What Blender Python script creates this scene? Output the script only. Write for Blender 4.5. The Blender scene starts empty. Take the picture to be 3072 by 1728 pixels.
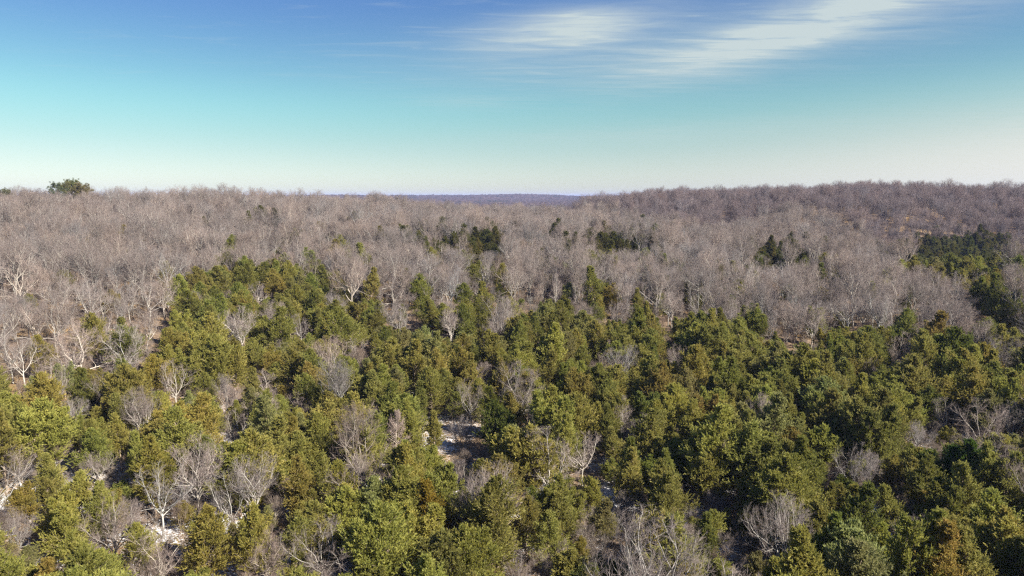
import bpy, math, random
import numpy as np

scene = bpy.context.scene
R = math.radians

# ------------------------------------------------------------------ camera
CAM_H = 42.0
PITCH = 7.6
F_PX = 2048.0                      # focal length in photograph pixels (3072 wide)
cam_d = bpy.data.cameras.new('camera')
cam_d.lens = 24.0
cam_d.sensor_width = 36.0
cam_d.clip_start = 0.5
cam_d.clip_end = 60000.0
cam = bpy.data.objects.new('camera', cam_d)
cam.location = (0, 0, CAM_H)
cam.rotation_euler = (R(90 - PITCH), 0, 0)
scene.collection.objects.link(cam)
scene.camera = cam

# ------------------------------------------------------------------ light
SUN_AZ = 122.0                      # degrees clockwise from the view direction (+Y)
SUN_EL = 37.0
world = bpy.data.worlds.new('World')
scene.world = world
world.use_nodes = True
sd_ = bpy.data.lights.new('sun', 'SUN')
sd_.energy = 4.6
sd_.angle = R(0.53)
sd_.color = (1.0, 0.93, 0.80)
sun = bpy.data.objects.new('sun', sd_)
sun.rotation_euler = (R(90 - SUN_EL), 0, R(-SUN_AZ + 180))
sun.location = (200, 0, 200)
scene.collection.objects.link(sun)

scene.view_settings.view_transform = 'Standard'
scene.view_settings.look = 'None'
scene.view_settings.gamma = 1.0
scene.view_settings.use_curve_mapping = False
scene.view_settings.exposure = 1.62
scene.cycles.use_denoising = False
scene.cycles.denoiser = 'OPENIMAGEDENOISE'
scene.cycles.denoising_input_passes = 'RGB_ALBEDO_NORMAL'
scene.cycles.denoising_prefilter = 'ACCURATE'
scene.cycles.max_bounces = 5
scene.cycles.diffuse_bounces = 3
scene.cycles.transmission_bounces = 3
scene.cycles.transparent_max_bounces = 4
scene.cycles.volume_bounces = 0
scene.cycles.filter_width = 1.3


def build_world():
    nt = world.node_tree
    n, l = nt.nodes, nt.links
    n.clear()

    def math_(op, a, b=None, c=None, clamp=False):
        m = n.new('ShaderNodeMath'); m.operation = op; m.use_clamp = clamp
        for i, v in enumerate((a, b, c)):
            if v is None:
                continue
            if isinstance(v, (int, float)):
                m.inputs[i].default_value = v
            else:
                l.new(v, m.inputs[i])
        return m.outputs[0]

    def ramp(fac, stops):
        r = n.new('ShaderNodeValToRGB')
        r.color_ramp.interpolation = 'B_SPLINE'
        e = r.color_ramp.elements
        while len(e) > 1:
            e.remove(e[-1])
        e[0].position, e[0].color = stops[0][0], (*stops[0][1], 1)
        for p, c in stops[1:]:
            q = e.new(p); q.color = (*c, 1)
        l.new(fac, r.inputs[0])
        return r.outputs[0]

    def mixc(fac, a, b, mode='MIX'):
        m = n.new('ShaderNodeMix'); m.data_type = 'RGBA'; m.blend_type = mode
        for s, v in ((m.inputs[0], fac), (m.inputs[6], a), (m.inputs[7], b)):
            if isinstance(v, (int, float)):
                s.default_value = v
            elif isinstance(v, tuple):
                s.default_value = (*v, 1)
            else:
                l.new(v, s)
        return m.outputs[2]

    tc = n.new('ShaderNodeTexCoord')
    sep = n.new('ShaderNodeSeparateXYZ'); l.new(tc.outputs['Generated'], sep.inputs[0])
    x, y, z = sep.outputs
    sky = n.new('ShaderNodeTexSky')
    sky.sky_type = 'NISHITA'
    sky.sun_disc = False
    sky.sun_elevation = R(SUN_EL)
    sky.sun_rotation = R(SUN_AZ)
    sky.altitude = 300
    sky.air_density = 1.0
    sky.dust_density = 0.6
    sky.ozone_density = 1.2
    # elevation grade of the sky: pale at the horizon, turquoise, then blue
    el = math_('MAXIMUM', z, 0.0)
    tint = ramp(el, SKY_TINT)
    col = mixc(1.0, sky.outputs[0], tint, 'MULTIPLY')
    # brighter pale air towards the sun's side, low down
    az = math_('ARCTAN2', x, y)
    # cirrus: direction projected on a high flat layer
    zz = math_('MAXIMUM', z, 0.02)
    px = math_('DIVIDE', x, zz)
    py = math_('DIVIDE', y, zz)
    comb = n.new('ShaderNodeCombineXYZ'); l.new(px, comb.inputs[0]); l.new(py, comb.inputs[1])
    mp = n.new('ShaderNodeMapping'); l.new(comb.outputs[0], mp.inputs[0])
    mp.inputs['Rotation'].default_value = (0, 0, R(CLOUD_ROT))
    mp.inputs['Scale'].default_value = (0.5, 1.6, 1)
    mp.inputs['Location'].default_value = CLOUD_OFF
    fine = n.new('ShaderNodeTexNoise'); l.new(mp.outputs[0], fine.inputs['Vector'])
    fine.inputs['Scale'].default_value = 3.0
    fine.inputs['Detail'].default_value = 12
    fine.inputs['Roughness'].default_value = 0.62
    fine.inputs['Distortion'].default_value = 0.5
    # broad veils
    mp2 = n.new('ShaderNodeMapping'); l.new(comb.outputs[0], mp2.inputs[0])
    mp2.inputs['Rotation'].default_value = (0, 0, R(CLOUD_ROT))
    mp2.inputs['Scale'].default_value = (0.10, 0.34, 1)
    mp2.inputs['Location'].default_value = CLOUD_OFF
    big = n.new('ShaderNodeTexNoise'); l.new(mp2.outputs[0], big.inputs['Vector'])
    big.inputs['Scale'].default_value = 1.3
    big.inputs['Detail'].default_value = 3

    def blob(ca, ce, ra, re, tilt):
        # a bank of cirrus at compass angle ca, elevation ce (degrees)
        da = math_('SUBTRACT', az, R(ca))
        de = math_('SUBTRACT', math_('ARCSINE', z), R(ce))
        de = math_('SUBTRACT', de, math_('MULTIPLY', da, tilt))
        d2 = math_('ADD', math_('POWER', math_('DIVIDE', da, R(ra)), 2.0), math_('POWER', math_('DIVIDE', de, R(re)), 2.0))
        return math_('EXPONENT', math_('MULTIPLY', d2, -1.0))

    banks = None
    for ca, ce, ra, re, tilt, w in CLOUD_BANKS:
        b = math_('MULTIPLY', blob(ca, ce, ra, re, tilt), w)
        banks = b if banks is None else math_('ADD', banks, b)
    f = math_('ADD', math_('MULTIPLY', fine.outputs[0], 1.8), math_('MULTIPLY', big.outputs[0], 0.9))
    f = math_('SUBTRACT', f, 0.90)                       # about 0.42 on average
    veil = math_('MULTIPLY', math_('SUBTRACT', f, 0.66), 0.9, clamp=True)
    veil = math_('MULTIPLY', veil, math_('MULTIPLY', math_('SUBTRACT', z, 0.10), 5.0, clamp=True))
    amt = math_('ADD', veil, math_('MULTIPLY', banks, math_('ADD', f, 0.15)))
    amt = math_('MINIMUM', math_('MULTIPLY', amt, 1.0, clamp=True), 0.93)
    col = mixc(amt, col, CLOUD_COL)
    for ca, ce, ra, re, tilt, w in LOW_BANK:             # pale cloud lying low towards the sun's side
        lb = math_('MULTIPLY', blob(ca, ce, ra, re, tilt), w)
        lb = math_('MULTIPLY', lb, math_('ADD', math_('MULTIPLY', fine.outputs[0], .5), .72), clamp=True)
        col = mixc(lb, col, CREAM)
    bg = n.new('ShaderNodeBackground'); bg.inputs[1].default_value = SKY_STRENGTH
    l.new(col, bg.inputs[0])
    out = n.new('ShaderNodeOutputWorld'); l.new(bg.outputs[0], out.inputs[0])


SKY_STRENGTH = 0.066
SKY_TINT = [(p, tuple(0.65 * q for q in c)) for p, c in (
    (0.0, (.92, .99, 1.16)), (.014, (.90, .98, 1.13)), (.044, (.82, .87, .91)), (.08, (.71, .85, .79)), (.122, (.64, .95, .83)),
    (.162, (.575, .86, .83)), (.215, (.50, .73, .88)), (.264, (.46, .65, .94)), (1.0, (.50, .70, 1.03)))]
CLOUD_ROT = 15.0
CLOUD_OFF = (3.1, 1.7, 0)
CLOUD_COL = (3.05, 3.5, 3.5)
# compass angle, elevation, half widths, tilt, weight
CLOUD_BANKS = [(4.5, 13.2, 6.5, 1.3, 0.10, 1.15), (22.0, 12.4, 10.0, 1.5, 0.24, 1.35), (9.0, 11.0, 16.0, 3.0, 0.06, .42),
               (34.0, 14.5, 14.0, 2.5, 0.2, .6), (-4.0, 7.6, 4.0, .5, 0.0, .3), (11.0, 5.0, 14.0, .8, 0.03, .3)]
LOW_BANK = [(45.0, 1.6, 27.0, 4.8, 0.06, 1.05)]
CREAM = (4.1, 4.1, 3.8)
build_world()

# ------------------------------------------------------------------ terrain
TH = np.array([-180, -70, -50, -37, -25, -12, -4, 4, 7, 12, 20, 29, 37, 50, 70, 180], float)
RR = np.array([0, 70, 120, 180, 240, 300, 360, 430, 520, 640, 900, 1600, 2600, 4600, 7000, 12000], float)
#            0   70  120  180  240  300  360  430  520  640  900 1600 2600 4600 7000 12000
ZT = np.array([
    [0,   0,   4,  10,  16,  22,  26,  28,  28,  24,   6,   4,   8,  30,  20,  10],   # -180
    [0,   1,   5,  11,  18,  25,  31,  33,  31,  26,   6,   4,   8,  30,  20,  10],   # -70
    [0,   1,   5,  11,  18,  26,  33,  35,  32,  26,   6,   4,   8,  30,  20,  10],   # -50
    [0,   1,   5,  11,  17.5,  24.5,  30,  31.5,  28,  22,   6,   4,   8,  32,  20,  10],   # -37
    [0,   0,   4,  10,  16.5,  24,  29.5,31.5,28, 21,   5,   4,   8,  36,  20,  10],   # -25
    [0,   0,   3,   9,  16,  22.5,  27,  29,27, 19,   4,   4,  10,  42,  20,  10],   # -12
    [0,   0,   3,   9,  14.5,  18,  20.5,22,22,12,  -4,  2,  10,  44,  22,  10],   # -4
    [0,   0,   3,   8.5,13.5, 17,18.5,  20,20.5,10,  -5,  2,  10,  43,  22,  10],   # 4
    [0,   0,   3,   8.3,13.3,16.5, 18,  22.5, 29.5,  27,   2,   2,  10,  42,  22,  10],   # 7
    [0,   0,   3,   8,  13,  16,  17.5,23,  33.5,  32,   6,   2,  10,  42,  22,  10],   # 12
    [0,   0,   3,   8,  13,13,10,17,35, 36,  16,   4,   8,  36,  20,  10],   # 20
    [0,   0,   2.5, 7,  12.5,  10,   4,  9,  32,  40.5,  26,   6,   8,  32,  20,  10],   # 29
    [0,   0,   2.5, 6.5,12, 11,  3, 3,20,  37.5,  33,   8,   8,  30,  20,  10],   # 37
    [0,   0,   2.5, 6,  11,  12,   8,   9,  22,  42,  36,  10,   8,  30,  20,  10],   # 50
    [0,   0,   3,   8,  13,  16,  14,  14,  24,  38,  34,  10,   8,  30,  20,  10],   # 70
    [0,   0,   4,  10,  16,  22,  26,  28,  28,  24,   6,   4,   8,  30,  20,  10],   # 180
], float)


def sstep(t):
    return t * t * (3 - 2 * t)


def terrain(x, y):
    x = np.asarray(x, float); y = np.asarray(y, float)
    r = np.hypot(x, y); th = np.degrees(np.arctan2(x, y))
    i = np.clip(np.searchsorted(TH, th, side='right') - 1, 0, len(TH) - 2)
    u = sstep((th - TH[i]) / (TH[i + 1] - TH[i]))
    rc = np.clip(r, 0, RR[-1])
    j = np.clip(np.searchsorted(RR, rc, side='right') - 1, 0, len(RR) - 2)
    v = (rc - RR[j]) / (RR[j + 1] - RR[j])
    # monotone-ish cubic along r
    def row(ii):
        z0 = ZT[ii, np.maximum(j - 1, 0)]; z1 = ZT[ii, j]; z2 = ZT[ii, j + 1]
        z3 = ZT[ii, np.minimum(j + 2, len(RR) - 1)]
        h = RR[j + 1] - RR[j]
        hm = np.maximum(RR[j] - RR[np.maximum(j - 1, 0)], 1e-6)
        hp = np.maximum(RR[np.minimum(j + 2, len(RR) - 1)] - RR[j + 1], 1e-6)
        s1 = (z2 - z1) / h
        s0 = np.where(j > 0, (z1 - z0) / hm, s1)
        s2 = np.where(j < len(RR) - 2, (z3 - z2) / hp, s1)
        m1 = np.where(s0 * s1 > 0, 2 * s0 * s1 / np.where(np.abs(s0 + s1) < 1e-9, 1, s0 + s1), 0) * h
        m2 = np.where(s1 * s2 > 0, 2 * s1 * s2 / np.where(np.abs(s1 + s2) < 1e-9, 1, s1 + s2), 0) * h
        v2, v3 = v * v, v * v * v
        return (2*v3 - 3*v2 + 1) * z1 + (v3 - 2*v2 + v) * m1 + (-2*v3 + 3*v2) * z2 + (v3 - v2) * m2
    z = row(i) * (1 - u) + row(i + 1) * u
    z = z + 0.7 * np.sin(x / 23 + 1.3) * np.cos(y / 31 + .4) + 0.4 * np.sin(x / 11 + y / 17)
    return z + np.clip((r - 1200) / 2500, 0, 1) * 7 * (np.sin(x / 310 + 2) * np.cos(y / 420 + 1) + .6 * np.sin(x / 140 - y / 390))


CP, SP = math.cos(R(PITCH)), math.sin(R(PITCH))


def project(x, y, z):
    """world -> photograph pixels (3072 x 1728) and depth"""
    dz = np.asarray(z) - CAM_H
    depth = np.asarray(y) * CP - dz * SP
    up = np.asarray(y) * SP + dz * CP
    depth_s = np.where(depth > 0.1, depth, 0.1)
    return 1536 + F_PX * np.asarray(x) / depth_s, 864 - F_PX * up / depth_s, depth


def ground_at(u, v):
    """photograph pixel -> point on the terrain"""
    a, b = (u - 1536) / F_PX, (864 - v) / F_PX
    d = np.array([a, CP + b * SP, -SP + b * CP])
    t = np.arange(20, 900, 0.5)
    x, y, z = d[0] * t, d[1] * t, CAM_H + d[2] * t
    below = z < terrain(x, y)
    k = int(np.argmax(below)) if below.any() else len(t) - 1
    return float(x[k]), float(y[k]), float(terrain(x[k], y[k]))


# ------------------------------------------------------------------ mesh helpers
def make_mesh(name, verts, quads=None, tris=None, mats=(), mat_split=None, smooth=False, attr=None):
    """one mesh from numpy arrays; mat_split = (number of first faces on material 0)"""
    me = bpy.data.meshes.new(name)
    nq = 0 if quads is None else len(quads)
    ntr = 0 if tris is None else len(tris)
    idx = []
    if nq: idx.append(np.asarray(quads).reshape(-1))
    if ntr: idx.append(np.asarray(tris).reshape(-1))
    idx = np.concatenate(idx).astype(np.int32)
    start = np.concatenate([np.arange(nq) * 4, nq * 4 + np.arange(ntr) * 3]).astype(np.int32)
    me.vertices.add(len(verts)); me.vertices.foreach_set('co', np.asarray(verts, np.float32).reshape(-1))
    me.loops.add(len(idx)); me.loops.foreach_set('vertex_index', idx)
    me.polygons.add(nq + ntr); me.polygons.foreach_set('loop_start', start)
    for m in mats:
        me.materials.append(m)
    if mat_split is not None:
        me.polygons.foreach_set('material_index', mat_split.astype(np.int32))
    if attr is not None:
        for k, a in attr.items():
            at = me.attributes.new(k, 'FLOAT', 'POINT'); at.data.foreach_set('value', np.asarray(a, np.float32))
    me.update(calc_edges=True)
    if smooth:
        me.polygons.foreach_set('use_smooth', np.ones(nq + ntr, bool))
    return me


def norm(v):
    return v / np.maximum(np.linalg.norm(v, axis=-1, keepdims=True), 1e-9)


def grow(start, dirs, length, r0, r1, nseg, wig, trop, rng):
    """N curved branches -> points (N, nseg+1, 3), radii (N, nseg+1)"""
    N = len(start)
    p = np.zeros((N, nseg + 1, 3)); p[:, 0] = start
    d = norm(dirs.copy())
    step = (length / nseg)[:, None]
    for s in range(nseg):
        d = norm(d + rng.normal(0, wig, (N, 3)) + np.array([0, 0, trop]))
        p[:, s + 1] = p[:, s] + d * step
    t = np.linspace(0, 1, nseg + 1)[None, :]
    rad = r0[:, None] * (1 - t) + r1[:, None] * t
    return p, rad


def tubes(p, rad, sides):
    N, K, _ = p.shape
    tan = norm(np.gradient(p, axis=1))
    ref = np.where(np.abs(tan[..., 2:3]) > 0.9, np.array([1., 0, 0]), np.array([0, 0, 1.]))
    a = norm(np.cross(tan, ref)); b = np.cross(tan, a)
    ang = np.arange(sides) * 2 * np.pi / sides
    v = p[:, :, None, :] + rad[:, :, None, None] * (a[:, :, None, :] * np.cos(ang)[None, None, :, None] + b[:, :, None, :] * np.sin(ang)[None, None, :, None])
    base = (np.arange(N) * K * sides)[:, None, None] + (np.arange(K - 1) * sides)[None, :, None]
    s = np.arange(sides); s2 = (s + 1) % sides
    q = np.stack([base + s, base + s2, base + sides + s2, base + sides + s], -1)
    return v.reshape(-1, 3), q.reshape(-1, 4)


def spikes(p0, p1, rad):
    """N thin three-sided cones from p0 to p1"""
    N = len(p0)
    tan = norm(p1 - p0)
    ref = np.where(np.abs(tan[:, 2:3]) > 0.9, np.array([1., 0, 0]), np.array([0, 0, 1.]))
    a = norm(np.cross(tan, ref)); b = np.cross(tan, a)
    v = np.zeros((N, 4, 3))
    for k in range(3):
        w = k * 2 * np.pi / 3
        v[:, k] = p0 + rad[:, None] * (a * math.cos(w) + b * math.sin(w))
    v[:, 3] = p1
    base = (np.arange(N) * 4)[:, None, None]
    t = base + np.array([[0, 1, 3], [1, 2, 3], [2, 0, 3]])[None]
    return v.reshape(-1, 3), t.reshape(-1, 3)


def children(p, rad, k, t0, t1, ang0, ang1, rng, tip=True):
    """k children on each of N branches -> start, dir, parent radius there, t"""
    N, K, _ = p.shape
    t = np.sort(rng.uniform(t0, t1, (N, k)), axis=1)
    if tip:
        t[:, -1] = 0.985
    f = t * (K - 1); i = np.minimum(f.astype(int), K - 2); w = (f - i)[..., None]
    n = np.arange(N)[:, None]
    st = p[n, i] * (1 - w) + p[n, i + 1] * w
    tan = norm(p[n, i + 1] - p[n, i])
    rr = rad[n, i] * (1 - w[..., 0]) + rad[n, i + 1] * w[..., 0]
    az = rng.uniform(0, 2 * np.pi, (N, 1)) + np.arange(k)[None] * 2.4 + rng.normal(0, .4, (N, k))
    ref = np.where(np.abs(tan[..., 2:3]) > 0.95, np.array([1., 0, 0]), np.array([0, 0, 1.]))
    a = norm(np.cross(tan, ref)); b = np.cross(tan, a)
    an = rng.uniform(ang0, ang1, (N, k))
    if tip:
        an[:, -1] *= 0.35
    perp = a * np.cos(az)[..., None] + b * np.sin(az)[..., None]
    d = tan * np.cos(an)[..., None] + perp * np.sin(an)[..., None]
    return st.reshape(-1, 3), d.reshape(-1, 3), rr.reshape(-1), t.reshape(-1)


class Acc:
    def __init__(s): s.v, s.q, s.t, s.n, s.a = [], [], [], 0, []
    def add(s, v, q=None, t=None, a=None):
        if q is not None: s.q.append(q + s.n)
        if t is not None: s.t.append(t + s.n)
        s.v.append(v); s.n += len(v)
        s.a.append(np.zeros(len(v)) if a is None else a)
    def get(s):
        return (np.concatenate(s.v), np.concatenate(s.q) if s.q else None,
                np.concatenate(s.t) if s.t else None, np.concatenate(s.a))


# ------------------------------------------------------------------ materials
def new_mat(name):
    m = bpy.data.materials.new(name); m.use_nodes = True
    nt = m.node_tree; nt.nodes.clear()
    return m, nt.nodes, nt.links


def tint_node(n):
    a = n.new('ShaderNodeAttribute'); a.attribute_type = 'INSTANCER'; a.attribute_name = 'tint'
    return a.outputs['Color']


def mul(n, l, a, b, fac=1.0, mode='MULTIPLY'):
    m = n.new('ShaderNodeMix'); m.data_type = 'RGBA'; m.blend_type = mode
    m.inputs[0].default_value = fac
    for s, v in ((m.inputs[6], a), (m.inputs[7], b)):
        if isinstance(v, tuple): s.default_value = (*v, 1)
        else: l.new(v, s)
    return m


def foliage_material(name, translucent=0.48):
    """colour = the tree's own tint, varied by spray and by patches in the crown"""
    m, n, l = new_mat(name)
    tint = tint_node(n)
    at = n.new('ShaderNodeAttribute'); at.attribute_name = 'shade'
    hsv = n.new('ShaderNodeHueSaturation')
    mr = n.new('ShaderNodeMapRange'); l.new(at.outputs['Fac'], mr.inputs[0])
    mr.inputs[3].default_value = 0.72; mr.inputs[4].default_value = 1.28
    mh = n.new('ShaderNodeMapRange'); l.new(at.outputs['Fac'], mh.inputs[0])
    mh.inputs[3].default_value = 0.515; mh.inputs[4].default_value = 0.48
    l.new(mr.outputs[0], hsv.inputs['Value']); l.new(mh.outputs[0], hsv.inputs['Hue'])
    l.new(tint, hsv.inputs['Color'])
    d = n.new('ShaderNodeBsdfPrincipled'); l.new(hsv.outputs[0], d.inputs['Base Color'])
    d.inputs['Roughness'].default_value = 0.62
    d.inputs['Specular IOR Level'].default_value = 0.25
    t = n.new('ShaderNodeBsdfTranslucent'); l.new(hsv.outputs[0], t.inputs[0])
    mx = n.new('ShaderNodeMixShader'); mx.inputs[0].default_value = translucent
    l.new(d.outputs[0], mx.inputs[1]); l.new(t.outputs[0], mx.inputs[2])
    o = n.new('ShaderNodeOutputMaterial'); l.new(mx.outputs[0], o.inputs[0])
    return m


def bark_material(name, base, use_tint=True, scale=6.0):
    m, n, l = new_mat(name)
    tc = n.new('ShaderNodeTexCoord')
    nz = n.new('ShaderNodeTexNoise'); nz.inputs['Scale'].default_value = scale
    nz.inputs['Detail'].default_value = 3
    l.new(tc.outputs['Object'], nz.inputs['Vector'])
    mr = n.new('ShaderNodeMapRange'); l.new(nz.outputs[0], mr.inputs[0])
    mr.inputs[3].default_value = 0.55; mr.inputs[4].default_value = 1.35
    hsv = n.new('ShaderNodeHueSaturation'); l.new(mr.outputs[0], hsv.inputs['Value'])
    if use_tint:
        mm = mul(n, l, tint_node(n), base)
        l.new(mm.outputs[2], hsv.inputs['Color'])
    else:
        hsv.inputs['Color'].default_value = (*base, 1)
    d = n.new('ShaderNodeBsdfPrincipled'); l.new(hsv.outputs[0], d.inputs['Base Color'])
    d.inputs['Roughness'].default_value = 0.85
    d.inputs['Specular IOR Level'].default_value = 0.15
    o = n.new('ShaderNodeOutputMaterial'); l.new(d.outputs[0], o.inputs[0])
    return m


M_FOL = foliage_material('cedar_foliage')
M_PINE = foliage_material('pine_needles', 0.2)
M_CBARK = bark_material('cedar_bark', (0.30, 0.235, 0.18), use_tint=False)
M_BARK = bark_material('hardwood_bark', (0.375, 0.345, 0.31))
M_TWIG = bark_material('hardwood_twigs', (0.212, 0.173, 0.160), scale=2.0)


def ground_material():
    m, n, l = new_mat('snowy_leaf_litter')
    geo = n.new('ShaderNodeNewGeometry')

    def noise(scale, detail=4, rough=.55, sc=(1, 1, 1)):
        mp = n.new('ShaderNodeMapping'); l.new(geo.outputs['Position'], mp.inputs[0])
        mp.inputs['Scale'].default_value = sc
        z = n.new('ShaderNodeTexNoise'); l.new(mp.outputs[0], z.inputs['Vector'])
        z.inputs['Scale'].default_value = scale; z.inputs['Detail'].default_value = detail
        z.inputs['Roughness'].default_value = rough
        return z.outputs[0]

    def ramp(fac, stops):
        r = n.new('ShaderNodeValToRGB'); e = r.color_ramp.elements
        e[0].position, e[0].color = stops[0][0], (*stops[0][1], 1)
        e[1].position, e[1].color = stops[-1][0], (*stops[-1][1], 1)
        for p, c in stops[1:-1]:
            q = e.new(p); q.color = (*c, 1)
        l.new(fac, r.inputs[0]); return r.outputs[0]
    litter = ramp(noise(1.3, 6, .7), [(.25, (.07, .05, .038)), (.5, (.17, .12, .085)), (.75, (.30, .23, .15))])
    grassy = ramp(noise(.09, 3), [(.45, (1, 1, 1)), (.62, (1.25, 1.15, .8))])
    lit2 = mul(n, l, litter, grassy).outputs[2]
    s1 = noise(.16, 3, .5)
    s2 = noise(2.6, 8, .8, (1, 1.4, 1))
    ad = n.new('ShaderNodeMath'); ad.operation = 'MULTIPLY_ADD'
    l.new(s1, ad.inputs[0]); ad.inputs[1].default_value = 0.45; l.new(s2, ad.inputs[2])
    mr = n.new('ShaderNodeMapRange'); l.new(ad.outputs[0], mr.inputs[0])
    mr.inputs[1].default_value = .74; mr.inputs[2].default_value = .82
    mx = mul(n, l, lit2, (.72, .74, .80), mode='MIX')
    sepz = n.new('ShaderNodeSeparateXYZ'); l.new(geo.outputs['Position'], sepz.inputs[0])
    low = n.new('ShaderNodeMapRange'); l.new(sepz.outputs[2], low.inputs[0])      # snow lingers in the low ground
    low.inputs[1].default_value = 7.0; low.inputs[2].default_value = 3.5
    sm = n.new('ShaderNodeMath'); sm.operation = 'MULTIPLY'
    l.new(mr.outputs[0], sm.inputs[0]); l.new(low.outputs[0], sm.inputs[1])
    l.new(sm.outputs[0], mx.inputs[0])
    d = n.new('ShaderNodeBsdfPrincipled'); l.new(mx.outputs[2], d.inputs['Base Color'])
    d.inputs['Roughness'].default_value = 0.9; d.inputs['Specular IOR Level'].default_value = 0.1
    bp = n.new('ShaderNodeBump'); bp.inputs['Strength'].default_value = .6; bp.inputs['Distance'].default_value = .15
    l.new(noise(2.5, 5, .7), bp.inputs['Height']); l.new(bp.outputs[0], d.inputs['Normal'])
    o = n.new('ShaderNodeOutputMaterial'); l.new(d.outputs[0], o.inputs[0])
    return m


def hill_material():
    m, n, l = new_mat('distant_bare_forest')
    geo = n.new('ShaderNodeNewGeometry')
    z = n.new('ShaderNodeTexNoise'); l.new(geo.outputs['Position'], z.inputs['Vector'])
    z.inputs['Scale'].default_value = .006; z.inputs['Detail'].default_value = 8; z.inputs['Roughness'].default_value = .7
    r = n.new('ShaderNodeValToRGB'); e = r.color_ramp.elements
    e[0].position, e[0].color = .36, (.022, .028, .018, 1)  # canopy's self-shadow folded into these dark base colours
    e[1].position, e[1].color = .62, (.085, .062, .06, 1)
    q = e.new(.46); q.color = (.06, .046, .045, 1)
    l.new(z.outputs[0], r.inputs[0])
    d = n.new('ShaderNodeBsdfPrincipled'); l.new(r.outputs[0], d.inputs['Base Color'])
    d.inputs['Roughness'].default_value = 1.0; d.inputs['Specular IOR Level'].default_value = 0.0
    o = n.new('ShaderNodeOutputMaterial'); l.new(d.outputs[0], o.inputs[0])
    return m


def link(o, parent=None):
    scene.collection.objects.link(o)
    if parent is not None: o.parent = parent
    return o


# ------------------------------------------------------------------ ground
def polar_sheet(name, radii, thetas, mat, jitter=None, closed=False):
    th = np.radians(thetas)
    X = radii[:, None] * np.sin(th)[None]; Y = radii[:, None] * np.cos(th)[None]
    Z = terrain(X, Y)
    if jitter is not None:
        Z = Z + jitter(X, Y)
    v = np.stack([X, Y, Z], -1).reshape(-1, 3)
    nr, nt = len(radii), len(thetas)
    i, j = np.meshgrid(np.arange(nr - 1), np.arange(nt if closed else nt - 1), indexing='ij')
    j2 = (j + 1) % nt
    q = np.stack([i * nt + j, i * nt + j2, (i + 1) * nt + j2, (i + 1) * nt + j], -1).reshape(-1, 4)[:, ::-1]
    o = bpy.data.objects.new(name, make_mesh(name, v, q, None, (mat,), smooth=jitter is None))
    return link(o)


g = polar_sheet('ground', np.concatenate([[0.5], np.arange(8, 700, 8), np.geomspace(710, 30000, 60)]),
                np.concatenate([np.arange(-180, -60, 4), np.arange(-60, 60, 0.75), np.arange(60, 180, 4)]), ground_material(), closed=True)
g['kind'] = 'structure'
rs = np.random.default_rng(5)
h = polar_sheet('hills', np.geomspace(1500, 8000, 150), np.arange(-46, 46, 0.11), hill_material(),
                jitter=lambda X, Y: 7 + rs.normal(0, 2.6, X.shape))
h['kind'] = 'structure'


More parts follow.
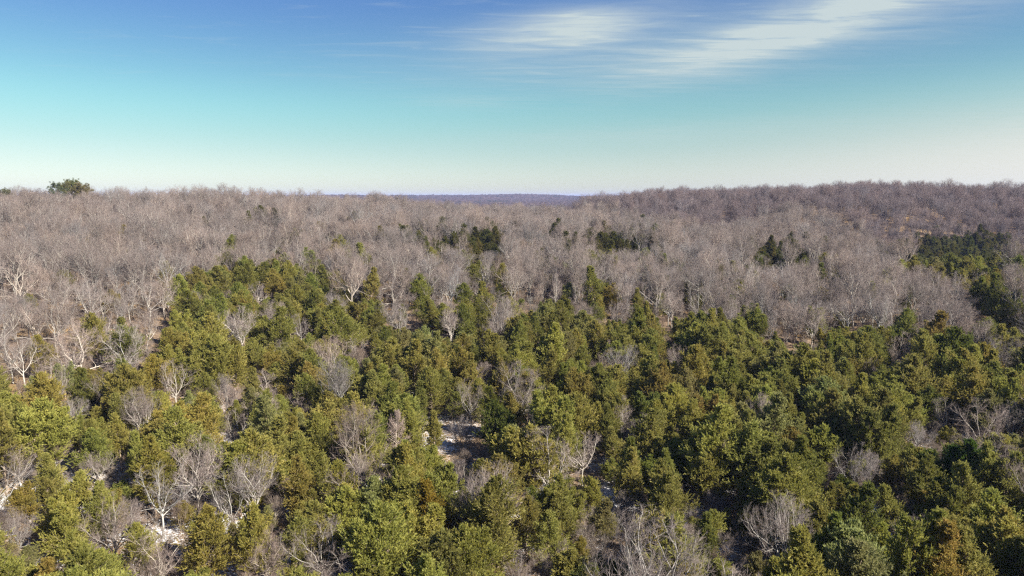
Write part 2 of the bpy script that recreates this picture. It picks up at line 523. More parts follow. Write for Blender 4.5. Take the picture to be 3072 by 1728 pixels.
# ------------------------------------------------------------------ tree models
def cedar_model(seed, H, RAD, ragged=0.25, tops=1, blades=16, dead=False):
    """eastern red cedar: (wood verts/quads), (foliage verts/tris/shade)"""
    rng = np.random.default_rng(seed)
    W, L = Acc(), Acc()
    stems = [(np.zeros(3), np.array([rng.normal(0, .03), rng.normal(0, .03), 1.]), H, 0.0)]
    for k in range(tops - 1):
        a = rng.uniform(0, 6.28)
        stems.append((np.array([0, 0, H * .12]), np.array([math.cos(a) * .34, math.sin(a) * .34, 1.]), H * rng.uniform(.72, .86), .2))
    for st, dr, hh, off in stems:
        p, r = grow(st[None], dr[None], np.array([hh * 1.0]), np.array([.15 * H / 9]), np.array([.012]), 9, .035, .05, rng)
        W.add(*tubes(p, r, 6))
        nb = int(135 * (1 if tops == 1 else .68))
        t = np.sort(rng.uniform(0, 1, nb) ** 0.85) * .86 + .13
        t = np.minimum(t, .995)
        f = t * 9; i = np.minimum(f.astype(int), 8); w = (f - i)[:, None]
        base = p[0, i] * (1 - w) + p[0, i + 1] * w
        az = np.arange(nb) * 2.39996 + rng.normal(0, .35, nb)
        prof = np.clip((1.02 - t) / .80, 0, 1) ** .70 * (0.66 + .34 * np.clip((t - .10) / .2, 0, 1))
        lob = 1 + ragged * (.6 * np.sin(2 * az + rng.uniform(0, 6)) + .6 * np.sin(3 * az + 6 * t + rng.uniform(0, 6)) + .5 * np.sin(17 * t + rng.uniform(0, 6)))
        ln = RAD * (1 if tops == 1 else .8) * prof * lob * rng.uniform(.72, 1.15, nb) + .22
        elv = np.radians(8 + 52 * t ** 1.3 + rng.normal(0, 8, nb))
        d = np.stack([np.cos(az) * np.cos(elv), np.sin(az) * np.cos(elv), np.sin(elv)], -1)
        bp, br = grow(base, d, ln, .011 * ln + .012, np.full(nb, .006), 4, .10, .10, rng)
        W.add(*tubes(bp, br, 3))
        # sprays along each bough
        ns = 16
        sp, sdv, _, ts = children(bp, br, ns, .22, 1.0, .45, 1.05, rng)
        lnr = np.repeat(ln, ns)
        keep = rng.uniform(0, 1, len(sp)) < np.clip(.35 + lnr / RAD * .9, 0, 1)
        shade_b = np.repeat(rng.uniform(0, 1, nb), ns)
        sp, sdv, ts, lnr, shade_b = sp[keep], sdv[keep], ts[keep], lnr[keep], shade_b[keep]
        sdv = norm(sdv + np.array([0, 0, .38]) + rng.normal(0, .15, sdv.shape))
        sl = np.clip(lnr * .36, .30, .95) * rng.uniform(.6, 1.35, len(sp)) * (1.2 - .45 * ts)
        sp_end = sp + sdv * sl[:, None]
        if dead:
            v, tr = spikes(sp, sp_end, np.full(len(sp), .014)); L.add(v, None, tr, np.repeat(shade_b, 4))
        nbld = blades
        k = rng.uniform(.05, 1.0, (len(sp), nbld))
        bs = sp[:, None] + (sp_end - sp)[:, None] * k[..., None]
        bd = norm(sdv[:, None] + rng.normal(0, .42, (len(sp), nbld, 3)) + np.array([0, 0, .18]))
        bl = rng.uniform(.13, .31, (len(sp), nbld)) * (.75 if dead else 1)
        bw = rng.uniform(.021, .044, (len(sp), nbld)) * (.28 if dead else 1)
        side = norm(np.cross(bd, rng.normal(0, 1, bd.shape)))
        nrm = np.cross(bd, side)
        a0 = bs - bd * .04
        mid = bs + bd * (bl * .45)[..., None]
        v = np.stack([a0, mid + side * bw[..., None], bs + bd * bl[..., None], mid - side * bw[..., None] + nrm * (bw * .5)[..., None]], -2).reshape(-1, 3)
        nn = len(sp) * nbld
        b4 = (np.arange(nn) * 4)[:, None]
        tr = np.concatenate([b4 + np.array([[0, 1, 2]]), b4 + np.array([[0, 2, 3]])])
        sh = np.clip(shade_b[:, None] * .45 + rng.uniform(0, .55, (len(sp), nbld)), 0, 1)
        L.add(v, None, tr, np.repeat(sh.reshape(-1), 4))
    return W.get(), L.get()


def bare_model(seed, H, spread=1.0, limbs=6, fork=.36, upright=.18, dens=1.0, lean=0.05):
    """leafless hardwood: (trunk and limbs), (branchlets and twigs)"""
    rng = np.random.default_rng(seed)
    W, T = Acc(), Acc()
    tl = H * fork * 1.25
    p, r = grow(np.zeros((1, 3)), np.array([[rng.normal(0, lean), rng.normal(0, lean), 1.]]), np.array([tl]),
                np.array([.0135 * H + .02]), np.array([.009 * H]), 6, .05, .05, rng)
    p[0, 0, 2] -= .4
    W.add(*tubes(p, r, 7))
    s, d, pr, t = children(p, r, limbs, .55, 1.0, .42 * spread, 1.0 * spread, rng)
    n1 = len(s)
    p1, r1 = grow(s, d, H * rng.uniform(.46, .66, n1), np.minimum(pr * .8, pr * rng.uniform(.6, .8, n1)), np.full(n1, .018), 8, .17, upright, rng)
    W.add(*tubes(p1, r1, 5))
    k2 = int(8 * dens)
    s, d, pr, t = children(p1, r1, k2, .18, 1.0, .5, 1.05, rng)
    n2 = len(s)
    l2 = H * rng.uniform(.17, .30, n2) * (1.15 - .45 * t)
    p2, r2 = grow(s, d, l2, np.minimum(pr * .75, .062), np.full(n2, .015), 5, .20, upright * .9, rng)
    W.add(*tubes(p2, r2, 3))
    k3 = int(8 * dens)
    s, d, pr, t = children(p2, r2, k3, .12, 1.0, .45, 1.0, rng)
    n3 = len(s)
    l3 = H * rng.uniform(.07, .13, n3) * (1.2 - .4 * t)
    p3, r3 = grow(s, d, l3, np.minimum(pr * .7, .022), np.full(n3, .008), 3, .22, upright * .7, rng)
    T.add(*tubes(p3, r3, 3))
    k4 = 8
    s, d, pr, t = children(p3, r3, k4, .1, 1.0, .4, .95, rng)
    n4 = len(s)
    d = norm(d + np.array([0, 0, .15]))
    crown_c, crown_r = np.array([0, 0, .55 * H]), np.array([.52 * H * min(spread, 1.2) ** .6, .52 * H * min(spread, 1.2) ** .6, .47 * H])
    T.add(*(lambda vt: (vt[0], None, vt[1]))(spikes(s, s + d * (H * rng.uniform(.035, .07, n4))[:, None], np.full(n4, .0085))))

    def dome(v):
        e = (v - crown_c) / crown_r
        e[:, 2] = np.where(e[:, 2] < 0, e[:, 2] * .6, e[:, 2])
        q = np.linalg.norm(e, axis=1, keepdims=True)
        q2 = np.where(q > .75, .75 + .36 * np.tanh((q - .75) / .36), q)
        f = q2 / np.maximum(q, 1e-6)
        return np.where(v[:, 2:3] > .2 * H, crown_c + (v - crown_c) * f, v)
    W.v = [dome(v) for v in W.v]; T.v = [dome(v) for v in T.v]
    return W.get(), T.get()


def pine_model(seed, H, RAD):
    rng = np.random.default_rng(seed)
    W, L = Acc(), Acc()
    p, r = grow(np.zeros((1, 3)), np.array([[.03, 0, 1.]]), np.array([H * .95]), np.array([.24]), np.array([.05]), 8, .03, .05, rng)
    W.add(*tubes(p, r, 6))
    nb = 46
    t = np.sort(rng.uniform(.38, 1, nb)); f = t * 8; i = np.minimum(f.astype(int), 7); w = (f - i)[:, None]
    base = p[0, i] * (1 - w) + p[0, i + 1] * w
    az = np.arange(nb) * 2.4 + rng.normal(0, .3, nb)
    prof = np.sin(np.clip((t - .30) / .78, 0, 1) * np.pi) ** .6
    el = np.radians(5 + 55 * (t - .38) / .62)
    d = np.stack([np.cos(az) * np.cos(el), np.sin(az) * np.cos(el), np.sin(el)], -1)
    ln = RAD * (prof * rng.uniform(.6, 1.1, nb) + .12)
    bp, br = grow(base, d, ln, np.full(nb, .06), np.full(nb, .02), 4, .1, .08, rng)
    W.add(*tubes(bp, br, 4))
    s, sdv, _, _ = children(bp, br, 7, .35, 1, .4, 1.0, rng)
    tip = s + norm(sdv + np.array([0, 0, .3])) * rng.uniform(.4, 1.0, (len(s), 1))
    v, tr = spikes(s, tip, np.full(len(s), .02)); 
    W.add(v, None, tr)
    K = 46
    c = tip[:, None] + norm(rng.normal(0, 1, (len(s), K, 3))) * (rng.uniform(0, .62, (len(s), K, 1)) ** .5) * .62
    bd = norm(c - tip[:, None] + np.array([0, 0, .25])); side = norm(np.cross(bd, rng.normal(0, 1, bd.shape)))
    v = np.stack([c - bd * .15 + side * .05, c - bd * .15 - side * .05, c + bd * .28], -2).reshape(-1, 3)
    tr = np.arange(len(v)).reshape(-1, 3)
    L.add(v, None, tr, np.repeat(np.clip(np.repeat(rng.uniform(0, 1, len(s)), K) * .6 + rng.uniform(0, .4, len(s) * K), 0, 1), 3))
    return W.get(), L.get()


def meshes_of(name, model, mw, ml, crown_name):
    (wv, wq, wt, _), (lv, lq, lt, la) = model
    mw_ = make_mesh(name + '_trunk', wv, wq, wt, (mw,), smooth=True)
    ml_ = make_mesh(name + '_crown', lv, lq, lt, (ml,), attr={'shade': la})
    # the same tree as a single mesh, for the distant woods
    nq1 = 0 if wq is None else len(wq); nt1 = 0 if wt is None else len(wt)
    nq2 = 0 if lq is None else len(lq); nt2 = 0 if lt is None else len(lt)
    off = len(wv)
    qs = [a for a in (wq, None if lq is None else lq + off) if a is not None]
    tsx = [a for a in (wt, None if lt is None else lt + off) if a is not None]
    mi = np.concatenate([np.zeros(nq1), np.ones(nq2), np.zeros(nt1), np.ones(nt2)])
    one = make_mesh(name, np.concatenate([wv, lv]), np.concatenate(qs) if qs else None, np.concatenate(tsx) if tsx else None,
                    (mw, ml), mi, attr={'shade': np.concatenate([np.zeros(off), la])})
    return mw_, ml_, one


CEDAR_KINDS = [  # words, height, radius, ragged, tops
    ('slender pointed', 8.8, 2.1, .25, 1), ('broad bushy', 7.8, 3.5, .32, 2), ('tall cone-shaped', 9.8, 2.8, .28, 1),
    ('twin-topped', 8.6, 3.0, .30, 2), ('ragged open', 9.0, 3.0, .45, 1), ('wide triple-topped', 8.4, 3.5, .32, 3),
    ('low rounded', 6.2, 2.9, .28, 3), ('full symmetrical', 8.6, 3.1, .18, 1)]
BARE_KINDS = [  # words, height, spread, limbs, fork, upright, density
    ('wide-spreading', 11.0, 1.25, 8, .28, .10, 1.0), ('round-headed', 11.0, 1.0, 8, .32, .16, 1.0), ('upright narrow', 12.5, .72, 7, .34, .22, 1.0),
    ('fork-trunked', 11.0, .95, 5, .26, .16, 1.1), ('open crooked', 10.5, 1.15, 6, .32, .08, .9), ('dense twiggy', 10.0, 1.05, 9, .24, .16, 1.12),
    ('vase-shaped', 12.0, .88, 9, .29, .20, 1.0), ('tall straight', 13.5, .8, 8, .38, .18, 1.0)]
CEDARS = [meshes_of('cedar_%d' % i, cedar_model(100 + i, k[1], k[2], k[3], k[4]), M_CBARK, M_FOL, 'crown') for i, k in enumerate(CEDAR_KINDS)]
BARES = [meshes_of('bare_%d' % i, bare_model(200 + i, k[1], k[2], k[3], k[4], k[5], k[6]), M_BARK, M_TWIG, 'crown') for i, k in enumerate(BARE_KINDS)]
DEADC = meshes_of('dead_cedar', cedar_model(321, 9.0, 2.6, .2, 1, 7, dead=True), M_BARK, M_TWIG, 'crown')
PINES = [meshes_of('pine_%d' % i, pine_model(400 + i, 15 + i, 4.8 + .5 * i), M_CBARK, M_PINE, 'crown') for i in range(3)]

# ------------------------------------------------------------------ where the trees stand
rng = np.random.default_rng(77)
# boundary between the bare woods (above) and the cedar stand (below), in photograph pixels
SC = 3072 / 2576
YB = np.array([(-600, 930), (0, 925), (120, 915), (250, 900), (380, 850), (420, 750), (520, 690), (800, 690), (850, 740), (1000, 770), (1250, 760),
               (1400, 745), (1520, 760), (1620, 750), (1750, 800), (1950, 825), (2150, 815), (2300, 800), (2400, 830), (2576, 850), (3200, 850)], float) * SC
# far patches of cedar inside the bare woods: centre, half size, density
PATCH = [(a_, b_ + 7, c_, d_ * 1.1, min(.95, e_ * 1.35)) for a_, b_, c_, d_, e_ in [(1150, 590, 160, 26, .30), (1230, 590, 60, 30, .55), (1550, 585, 150, 20, .55), (1980, 620, 130, 20, .55), (2420, 625, 190, 40, .8),
         (2520, 725, 50, 45, .8), (680, 690, 140, 30, .75), (420, 650, 60, 30, .12), (320, 610, 40, 30, .1), (1210, 655, 20, 16, .4), (1730, 715, 40, 25, .2)]]
CLEAR = (1376, 1322, 50, 52)      # the snowy clearing

# bare trees that stand out: base pixel, top pixel row, kind, tint, label
HERO = [
    (485, 1745, 1572, 0, 1.25, 'wide bare pale-grey tree rising in front of the cedars with a snow gap behind'),
    (800, 1750, 1590, 1, 1.15, 'bare tree with long curving pale limb below a gold-tipped cedar'),
    (965, 1745, 1550, 4, 1.0, 'tangled bare tree with crooked purple-grey twigs in a dark gap'),
    (62, 1658, 1525, 6, 1.05, 'bare multi-stemmed tree with fine lilac-grey upright branches'),
    (600, 1525, 1306, 1, 1.25, 'tall full-crowned bare tree with pale twigs standing among cedars'),
    (488, 1580, 1392, 4, 1.2, 'thin crooked bare tree with a tan trunk beside a full-crowned bare tree'),
    (705, 1570, 1410, 3, 1.1, 'leaning bare tree with a snaking pale limb'),
    (775, 1545, 1355, 6, 1.15, 'bare tree with a bent pale stem next to dark cedars'),
    (60, 1455, 1327, 4, 1.2, 'bare tree with one long crooked white branch'),
    (302, 1455, 1350, 1, 1.1, 'small round bare tree half hidden behind a gold cedar'),
    (224, 1275, 1186, 5, 1.15, 'bushy bare tree between a grey-green cedar and a brown cedar'),
    (712, 1335, 1228, 3, 1.05, 'slim forked bare tree against a dark cedar'),
    (895, 1240, 1170, 0, 1.3, 'small white-barked bare tree on the cedar slope'),
    (248, 1120, 955, 0, 1.45, 'large spreading bare tree with bright white limbs at the cedar edge'),
    (385, 1102, 968, 0, 1.5, 'very wide bare tree with white limbs reaching sideways'),
    (75, 1130, 990, 3, 1.35, 'pale bare tree with two main stems beside white-limbed spreading trees'),
    (116, 1022, 905, 6, 1.3, 'pale fan-shaped bare tree behind a two-stemmed pale tree'),
    (62, 898, 765, 0, 1.35, 'old bare oak with a thick pale trunk and broad crown'),
    (732, 1050, 915, 1, 1.45, 'round pale bare tree standing alone among dark cedars'),
    (907, 1020, 940, 3, 1.1, 'small grey bare tree in a cedar gap'),
    (528, 1200, 1078, 3, 1.15, 'V-shaped bare tree with two thin pale stems'),
    (800, 1180, 1105, 0, 1.35, 'cluster of white bare branches above cedar tops'),
    (662, 1188, 1128, 4, 1.3, 'low white crooked bare tree between cedars'),
    (275, 965, 850, 4, 1.25, 'open bare tree with pale crooked limbs on the bare slope'),
    (447, 950, 838, 4, 1.25, 'bare tree with zigzag pale limbs at the wood edge'),
    (775, 910, 843, 0, 1.3, 'low bare tree with bright limbs inside a ring of cedars'),
    (1075, 1086, 1010, 0, 1.4, 'small white spreading bare tree among olive cedars'),
    (1203, 1003, 920, 3, 1.35, 'pale forked bare tree with ascending limbs'),
    (1352, 1024, 920, 6, 1.3, 'pale bare tree leaning over a tall cedar'),
    (1182, 915, 808, 0, 1.15, 'broad bare tree at the top of the cedar stand'),
    (1348, 905, 790, 3, 1.15, 'pale twin-stemmed bare tree above the cedar stand'),
    (1530, 908, 798, 7, 1.15, 'tall straight-trunked bare tree above the cedar stand'),
    (1605, 905, 848, 6, 1.25, 'small fan-shaped bare tree against dark cedars'),
    (2015, 965, 865, 6, 1.15, 'bare tree with slanting pale stems behind the cedars'),
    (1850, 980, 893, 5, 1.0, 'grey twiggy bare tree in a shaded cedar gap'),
    (1414, 1262, 1135, 4, .95, 'thin grey bare tree growing at the back of the snowy clearing'),
    (1450, 1135, 1080, 5, 1.05, 'low grey bare tree above the snowy clearing'),
    (1378, 1337, 1245, 0, .85, 'small bare tree with a dark trunk standing alone in the snowy clearing'),
    (1646, 1485, 1285, 3, 1.6, 'white-barked bare tree forking from a single white trunk'),
    (1745, 1430, 1290, 4, 1.4, 'bare tree with a bent white limb beside a white forked tree'),
    (1880, 1565, 1466, 5, 1.0, 'purple-grey bushy bare tree among green cedars'),
    (1540, 1750, 1648, 3, 1.05, 'thin bare sapling with fine upright branches'),
    (1612, 1755, 1650, 1, 1.0, 'young bare tree beside a thin upright sapling'),
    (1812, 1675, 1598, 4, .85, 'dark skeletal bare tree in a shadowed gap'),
    (2545, 1470, 1322, 5, 1.0, 'low dome-crowned bare tree with dense lilac twigs'),
    (2752, 1352, 1258, 5, 1.15, 'bright brushy bare tree beside a dome-crowned bare tree'),
    (2838, 1300, 1192, 3, 1.1, 'bare tree with a white forked stem in a clump of bare trees'),
    (2940, 1345, 1195, 0, 1.1, 'broad bare tree filling a gap in the cedars with pale twigs'),
    (3035, 1330, 1200, 1, 1.05, 'rounded bare tree at the end of a clump of bare trees'),
    (2130, 1540, 1468, 2, 1.2, 'thin pale sapling beside a dark cedar trunk'),
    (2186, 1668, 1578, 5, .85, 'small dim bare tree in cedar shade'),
    (2702, 1085, 995, 3, 1.3, 'small white-stemmed bare tree in front of a tall green cedar'),
    (2308, 1020, 928, 3, 1.2, 'pale forked bare tree beside a dark narrow cedar'),
    (2540, 1005, 885, 7, 1.2, 'tall pale bare tree with a straight white trunk'),
]
heroes = []
for (u, v, vt, k, tn, lab) in HERO:
    v = v + .22 * (v - vt)          # the foot is hidden by what stands in front
    x, y, z = ground_at(u, v)
    # height from the top row at that distance
    lo, hi = 2.0, 18.0
    for _ in range(30):
        m_ = (lo + hi) / 2
        if project(x, y, z + m_)[1] > vt: lo = m_
        else: hi = m_
    heroes.append(dict(x=x, y=y, z=z, h=min(max(m_, 4.0), 15.0), k=k, tn=tn, lab=lab, u=u, v0=vt, v1=v))

# scattered candidates on a jittered grid, front to back
def candidates(step, rmax, thmax):
    a = np.arange(-rmax, rmax, step)
    X, Y = np.meshgrid(a, np.arange(20, rmax, step))
    X = X + rng.uniform(-.46, .46, X.shape) * step; Y = Y + rng.uniform(-.46, .46, X.shape) * step
    x, y = X.ravel(), Y.ravel()
    r = np.hypot(x, y); th = np.degrees(np.arctan2(x, y))
    k = (np.abs(th) < thmax) & (r > 38) & (r < rmax)
    return x[k], y[k]


def blocked(x, y, z, h, rad, soft):
    """would this tree hide the clearing or the crown of a tree that stands out?"""
    u, v0, d = project(x, y, z + h)
    _, v1, _ = project(x, y, z)
    w = rad * F_PX / d
    if abs(u - CLEAR[0]) < CLEAR[2] + w * .55 and v0 < CLEAR[1] + CLEAR[3] and v1 > CLEAR[1] - CLEAR[3]:
        return True
    for t in heroes:
        if abs(t['x'] - x) + abs(t['y'] - y) < 2.6:
            return True
        hw = (t['v1'] - t['v0']) * .5
        if abs(u - t['u']) < hw * .75 + w * .6 and y < t['y'] and v0 < t['v0'] + (t['v1'] - t['v0']) * soft and v1 > t['v0']:
            return True
    return False


cedars, bares = [], []
x, y = candidates(3.85, 640, 50)
z = terrain(x, y)
uc, vc, dc = project(x, y, z + 7.0)
yb = np.interp(uc, YB[:, 0], YB[:, 1])
wob = 26 * np.sin(uc / 61.0) + 22 * np.sin(uc / 23.0 + 1) + 16 * np.sin(uc / 11.0)
pc = np.clip((vc - (yb + wob) + 60) / 130, 0, 1) * .95
pc = np.maximum(pc, np.where(vc > yb - 170, .09, np.where(vc > 660, .02, 0.001)))
for (a, b, ra, rb, w_) in PATCH:
    e = np.exp(-(((uc / SC - a) / ra) ** 2 + ((vc / SC - b) / rb) ** 2) ** 1.5)
    pc = np.maximum(pc, w_ * e)
is_c = rng.uniform(0, 1, len(x)) < pc
gap = np.sin(x / 9.3 + 1.1) * np.sin(y / 12.7 + 2) + .6 * np.sin(x / 5.1 - y / 6.3)
for i in range(len(x)):
    if is_c[i]:
        if gap[i] < -1.25 or rng.uniform() < .05:
            if rng.uniform() < .5: bares.append([x[i], y[i], z[i], rng.uniform(.35, .65), int(rng.integers(len(BARES)))])
            continue
        k = int(rng.choice(8, p=[.12, .14, .15, .14, .12, .12, .08, .13]))
        s = float(np.clip(rng.normal(.96, .2), .5, 1.4))
        if vc[i] < yb[i] - 150: s = max(s, .9)
        ok = False
        for q in (1.0, .72, .5):
            if not blocked(x[i], y[i], z[i], CEDAR_KINDS[k][1] * s * q, CEDAR_KINDS[k][2] * s * q, .60):
                ok = True; break
        if not ok: continue
        s *= q
        cedars.append([x[i], y[i], z[i], s, k])
x, y = candidates(5.5, 660, 50)
z = terrain(x, y)
uc, vc, dc = project(x, y, z + 6.0)
yb = np.interp(uc, YB[:, 0], YB[:, 1])
cx = np.array([(c[0], c[1]) for c in cedars])
for i in range(len(x)):
    inced = vc[i] > yb[i]
    if inced and rng.uniform() > (.15 if uc[i] < 1050 else .10): continue
    near = np.min(np.abs(cx - (x[i], y[i])).sum(1))
    if near < 2.4 and not inced: continue
    k = int(rng.integers(len(BARES)))
    s = float(np.clip(rng.normal(.98, .2), .55, 1.3)) * (.88 if inced else 1)
    if blocked(x[i], y[i], z[i], BARE_KINDS[k][1] * s, 4 * s, .5): continue
    ut, vt, _ = project(x[i], y[i], z[i] + BARE_KINDS[k][1] * s * .95)
    pp = max(w_ * math.exp(-(((ut / SC - a) / ra) ** 2 + ((vt / SC - b - 5) / (rb * 1.1)) ** 2) ** 1.5) for (a, b, ra, rb, w_) in PATCH)
    if rng.uniform() < pp * 1.6: continue
    if y[i] < 345 and ((130 < ut < 285 and vt < 577) or (0 < ut < 50 and vt < 577)): s *= .72      # the skyline pines stand clear
    bares.append([x[i], y[i], z[i], s, k])
    if inced:
        keepc = np.hypot(*(cx - (x[i], y[i])).T) > 2.5
        cedars = [c for c, kk in zip(cedars, keepc) if kk]; cx = cx[keepc]


def in_frame(t, h):
    u, v, d = project(t[0], t[1], t[2] + h)
    return d > 0 and -60 < u < 3132 and -50 < v < 1790


# ------------------------------------------------------------------ tints: the colours of the trees themselves
CT = [('olive green', (.272, .260, .066)), ('yellow-green', (.312, .296, .072)), ('deep green', (.205, .210, .050)),
      ('golden-brown tipped', (.300, .252, .062)), ('grey-green', (.272, .262, .095))]


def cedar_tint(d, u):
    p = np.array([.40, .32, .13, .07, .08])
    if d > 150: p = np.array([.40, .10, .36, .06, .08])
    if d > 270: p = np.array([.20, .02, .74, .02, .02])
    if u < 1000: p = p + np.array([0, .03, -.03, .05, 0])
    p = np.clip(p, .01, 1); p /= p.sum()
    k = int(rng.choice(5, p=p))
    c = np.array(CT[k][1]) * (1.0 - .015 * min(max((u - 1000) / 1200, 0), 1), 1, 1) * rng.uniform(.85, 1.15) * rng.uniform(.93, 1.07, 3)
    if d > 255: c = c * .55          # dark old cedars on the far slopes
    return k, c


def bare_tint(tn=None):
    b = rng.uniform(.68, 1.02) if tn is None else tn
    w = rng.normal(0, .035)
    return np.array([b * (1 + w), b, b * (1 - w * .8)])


def plant(name, meshes, loc, s, rot, tint, label, cat, group, lean=(0, 0)):
    e = bpy.data.objects.new(name, None)
    e.empty_display_size = .5
    e.location = (loc[0], loc[1], loc[2] - .15); e.rotation_euler = (lean[0], lean[1], rot)
    e.scale = s if isinstance(s, tuple) else (s, s, s)
    e['label'] = label; e['category'] = cat
    if group: e['group'] = group
    link(e)
    for nm, me in (('trunk', meshes[0]), ('crown', meshes[1])):
        o = bpy.data.objects.new(nm, me); o['tint'] = [float(q) for q in tint]
        link(o, e)
    return e


GC, GB = 'cedars of the evergreen stand', 'leafless hardwoods'
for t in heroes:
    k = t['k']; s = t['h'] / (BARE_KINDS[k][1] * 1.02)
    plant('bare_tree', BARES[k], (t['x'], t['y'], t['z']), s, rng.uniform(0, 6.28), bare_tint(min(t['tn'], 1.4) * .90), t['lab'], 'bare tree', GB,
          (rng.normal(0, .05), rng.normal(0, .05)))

# pale dead cedars
for u, v, vt, lab, tn in ((1190, 1400, 1248, 'pale grey dead cedar with a hazy twiggy crown beside the snowy clearing', 1.35),
                          (1820, 1112, 1030, 'small dead pinkish-grey cedar standing among live cedars', 1.1)):
    x0, y0, z0 = ground_at(u, v)
    d = project(x0, y0, z0)[2]
    plant('dead_cedar_tree', DEADC, (x0, y0, z0), float(np.clip((v - vt) * d / F_PX / 9.0 * 1.15, .6, 1.3)), 1.0, bare_tint(tn), lab, 'dead tree', None)
# cedars that stand out
for u, v, h_, k, tint, lab in ((2890, 1545, 9.4, 5, (.075, .125, .018), 'large dark rich-green bushy cedar with many pointed tops'),
                               (1300, 1690, 9.8, 2, (.27, .20, .03), 'cone-shaped cedar with an orange-gold top beside a black shadow gap'),
                               (2254, 1018, 8.5, 0, (.09, .12, .024), 'narrow dark cedar standing in front of the bare woods'),
                               (2855, 1192, 12.5, 5, (.13, .15, .03), 'big wide-skirted green cedar rising against grey bare trees'),
                               (1492, 1380, 9.0, 1, (.105, .125, .024), 'dark bushy cedar whose shadow falls across the snowy clearing'),
                               (1480, 1318, 9.0, 2, (.16, .165, .03), 'cone-shaped cedar on the sunny side of the snowy clearing'),
                               (2064, 885, 8.0, 0, (.150, .165, .03), 'lone slim olive cedar inside the pale bare woods')):
    x0, y0, z0 = ground_at(u, v)
    s = h_ / CEDAR_KINDS[k][1]
    plant('cedar_tree', CEDARS[k], (x0, y0, z0), s, rng.uniform(0, 6.28), tint, lab, 'cedar tree', GC)
    cedars = [c for c in cedars if (c[0] - x0) ** 2 + (c[1] - y0) ** 2 > 7]
# pines on the skyline
for i, (u, vt, d, k, lab) in enumerate(((172, 538, 330, 1, 'dark blue-green pine at the shaded end of the skyline clump'),
                                        (196, 531, 334, 2, 'broad olive pine in the middle of the skyline clump'),
                                        (222, 528, 338, 1, 'tallest pine of the skyline clump with a knobbed top'),
                                        (252, 537, 334, 0, 'rounded brownish pine at the sunny end of the skyline clump'),
                                        (24, 556, 340, 0, 'lone small round pine on the wooded skyline'))):
    a = (u - 1536) / F_PX
    x0, y0 = a * d, d / CP
    z0 = float(terrain(x0, y0))
    hh = 5.0
    while project(x0, y0, z0 + hh)[1] > vt + 3 and hh < 24: hh += .1
    m = PINES[k]
    plant('pine_tree', m, (x0, y0, z0), hh / max(v_.co.z for v_ in m[1].vertices), 1.3 * i, ((.08, .10, .055), (.13, .13, .045), (.10, .115, .045), (.14, .12, .05), (.115, .115, .055))[i], lab, 'pine tree', None)

# individual trees: the 300 largest in view of each kind, the rest as one mass
def split(lst, h, n):
    vis = [t for t in lst if in_frame(t, h)]
    vis.sort(key=lambda t: -(t[3] / project(t[0], t[1], t[2])[2]))
    ids = {id(t) for t in vis[:n]}
    return vis[:n], [t for t in lst if id(t) not in ids]


ced_i, ced_s = split(cedars, 6, 295)
bar_i, bar_s = split(bares, 6, 300 - len(heroes))
hx = np.array([(t['x'], t['y']) for t in heroes])
clear_xy = np.array(ground_at(CLEAR[0], CLEAR[1])[:2])
allb = np.array([(t[0], t[1]) for t in bares] + [(t['x'], t['y']) for t in heroes])


def size_word(s):
    return 'small' if s < .82 else ('large' if s > 1.1 else 'mid-sized')


look = []                                           # how every single tree looks, for its neighbours' labels
for c in ced_i:
    u, v, d = project(c[0], c[1], c[2] + 6)
    ti, tint = cedar_tint(float(d), float(u))
    look.append((c[0], c[1], CEDAR_KINDS[c[4]][0] + ' ' + CT[ti][0], 'cedar', tint, c))
for b in bar_i:
    tint = bare_tint()
    tone = 'pale' if tint[1] > .92 else ('dusky' if tint[1] < .79 else 'grey')
    look.append((b[0], b[1], tone + ' ' + BARE_KINDS[b[4]][0], 'leafless tree', tint, b))
lxy = np.array([(q[0], q[1]) for q in look])
used = set()
for q in look:
    t = q[5]
    dist = np.hypot(*(lxy - (q[0], q[1])).T)
    order = np.argsort(dist)[1:10]
    head = '%s %s %s' % (size_word(t[3]), q[2], q[3])
    for o_ in order:                                 # the nearest neighbour that makes the label its own
        lab = '%s beside a %s %s %s' % (head, size_word(look[o_][5][3]), look[o_][2], look[o_][3])
        if lab not in used: break
    if np.hypot(*(clear_xy - (q[0], q[1]))) < 13 and head + ' at the rim of the snowy clearing' not in used:
        lab = head + ' at the rim of the snowy clearing'
    used.add(lab)
    sx = t[3] * rng.uniform(.9, 1.12)
    ced = q[3] == 'cedar'
    plant('cedar_tree' if ced else 'bare_tree', (CEDARS if ced else BARES)[t[4]], t[:3], (sx, sx, t[3]), rng.uniform(0, 6.28), q[4], lab,
          'cedar tree' if ced else 'bare tree', GC if ced else GB, (rng.normal(0, .035), rng.normal(0, .035)))


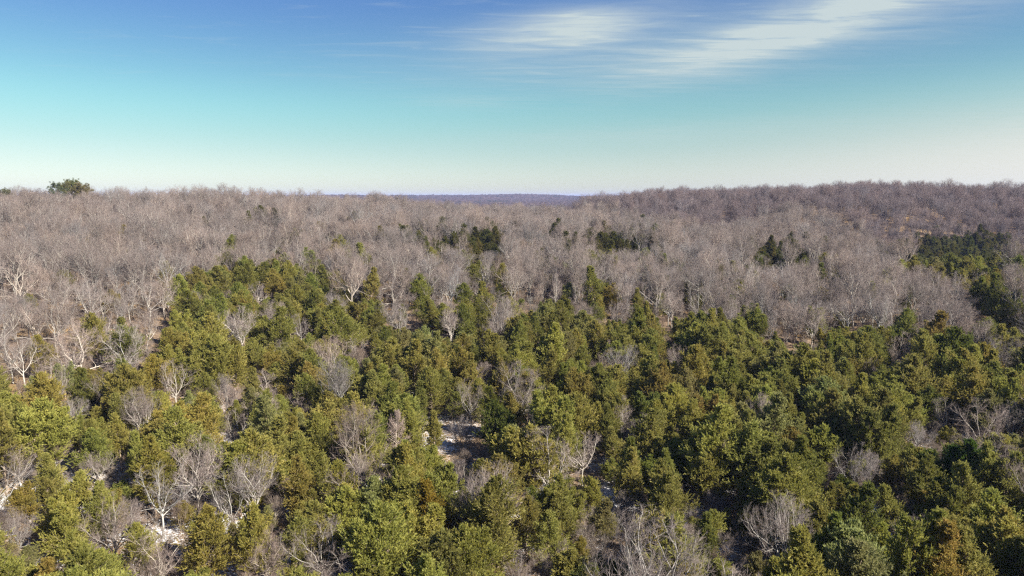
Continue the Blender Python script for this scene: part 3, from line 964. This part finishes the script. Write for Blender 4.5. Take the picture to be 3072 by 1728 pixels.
# ------------------------------------------------------------------ the rest of the woods, one mass of each kind
def woods(name, label, cat, pts, rots, scales, kinds, tints, sources):
    col = bpy.data.collections.new(name + '_sources')
    for i, me in enumerate(sources):
        col.objects.link(bpy.data.objects.new('%s_source_%02d' % (name, i), me))
    me = bpy.data.meshes.new(name)
    me.vertices.add(len(pts)); me.vertices.foreach_set('co', np.asarray(pts, np.float32).reshape(-1))
    for nm, ty, arr in (('kind', 'INT', kinds), ('turn', 'FLOAT_VECTOR', rots), ('size', 'FLOAT_VECTOR', scales), ('tint', 'FLOAT_VECTOR', tints)):
        a = me.attributes.new(nm, ty, 'POINT')
        a.data.foreach_set('vector' if ty == 'FLOAT_VECTOR' else 'value', np.asarray(arr, np.int32 if ty == 'INT' else np.float32).reshape(-1))
    o = link(bpy.data.objects.new(name, me))
    o['kind'] = 'stuff'; o['label'] = label; o['category'] = cat
    ng = bpy.data.node_groups.new(name + '_nodes', 'GeometryNodeTree')
    ng.interface.new_socket('Geometry', in_out='INPUT', socket_type='NodeSocketGeometry')
    ng.interface.new_socket('Geometry', in_out='OUTPUT', socket_type='NodeSocketGeometry')
    n, l = ng.nodes, ng.links
    gi, go = n.new('NodeGroupInput'), n.new('NodeGroupOutput')
    ci = n.new('GeometryNodeCollectionInfo'); ci.inputs['Collection'].default_value = col
    ci.inputs['Separate Children'].default_value = True; ci.inputs['Reset Children'].default_value = True
    ip = n.new('GeometryNodeInstanceOnPoints')
    l.new(gi.outputs[0], ip.inputs['Points']); l.new(ci.outputs[0], ip.inputs['Instance'])
    ip.inputs['Pick Instance'].default_value = True

    def at(nm, ty):
        q = n.new('GeometryNodeInputNamedAttribute'); q.data_type = ty; q.inputs[0].default_value = nm
        return q.outputs[0]
    l.new(at('kind', 'INT'), ip.inputs['Instance Index'])
    l.new(at('turn', 'FLOAT_VECTOR'), ip.inputs['Rotation'])
    l.new(at('size', 'FLOAT_VECTOR'), ip.inputs['Scale'])
    l.new(ip.outputs[0], go.inputs[0])
    md = o.modifiers.new('trees', 'NODES'); md.node_group = ng
    return o


def mass(name, label, cat, lst, sources, tint_of):
    n = len(lst)
    pts = np.array([t[:3] for t in lst]) - (0, 0, .15)
    rots = np.stack([rng.normal(0, .04, n), rng.normal(0, .04, n), rng.uniform(0, 6.28, n)], -1)
    s = np.array([t[3] for t in lst]); w = s * rng.uniform(.9, 1.12, n)
    tints = np.array([tint_of(t) for t in lst])
    woods(name, label, cat, pts, rots, np.stack([w, w, s], -1), np.array([t[4] for t in lst]), tints, sources)


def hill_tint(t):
    # shade on the far right-hand hill painted as a darker, mauve tint, silvery trees on the crest before it
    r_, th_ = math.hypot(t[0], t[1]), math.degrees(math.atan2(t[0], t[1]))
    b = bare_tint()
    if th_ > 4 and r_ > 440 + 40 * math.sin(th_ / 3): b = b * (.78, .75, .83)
    elif th_ > 8 and r_ < 270: b = b * (1.08, 1.1, 1.13)
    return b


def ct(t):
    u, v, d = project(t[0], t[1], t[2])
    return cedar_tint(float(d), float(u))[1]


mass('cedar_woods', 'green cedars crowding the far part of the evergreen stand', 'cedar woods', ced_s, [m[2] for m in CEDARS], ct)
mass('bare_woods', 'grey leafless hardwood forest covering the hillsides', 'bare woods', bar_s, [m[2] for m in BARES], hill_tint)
x, y = candidates(2.6, 300, 46)
z = terrain(x, y)
und = [[x[i], y[i], z[i], float(rng.uniform(.16, .40)), int(rng.integers(len(BARES)))] for i in range(len(x))
       if rng.uniform() < .7 and np.hypot(*(clear_xy - (x[i], y[i]))) > 7]
mass('undergrowth', 'brown leafless brush and saplings on the forest floor', 'brush', und, [m[2] for m in BARES],
     lambda t: bare_tint(rng.uniform(.6, .95)) * (1.03, .97, .88))
print('cedars', len(cedars), 'bare', len(bares), 'heroes', [(round(t['h'], 1)) for t in heroes])

# ------------------------------------------------------------------ air
HAZE = 0.00007
if HAZE:
    m, n, l = new_mat('pale_air')
    m.cycles.volume_sampling = 'DISTANCE'
    pv = n.new('ShaderNodeVolumePrincipled')
    pv.inputs['Color'].default_value = (.46, .55, 1.0, 1)
    pv.inputs['Density'].default_value = HAZE
    pv.inputs['Anisotropy'].default_value = 0.0
    o = n.new('ShaderNodeOutputMaterial'); l.new(pv.outputs[0], o.inputs['Volume'])
    X, zb, zt = 32000.0, -40.0, 82.0
    v = np.array([(sx * X, sy * X, zz) for zz in (zb, zt) for sx, sy in ((-1, -1), (1, -1), (1, 1), (-1, 1))])
    q = np.array([(3, 2, 1, 0), (4, 5, 6, 7), (0, 1, 5, 4), (1, 2, 6, 5), (2, 3, 7, 6), (3, 0, 4, 7)])
    hz = link(bpy.data.objects.new('haze', make_mesh('haze', v, q, None, (m,))))
    hz['kind'] = 'stuff'
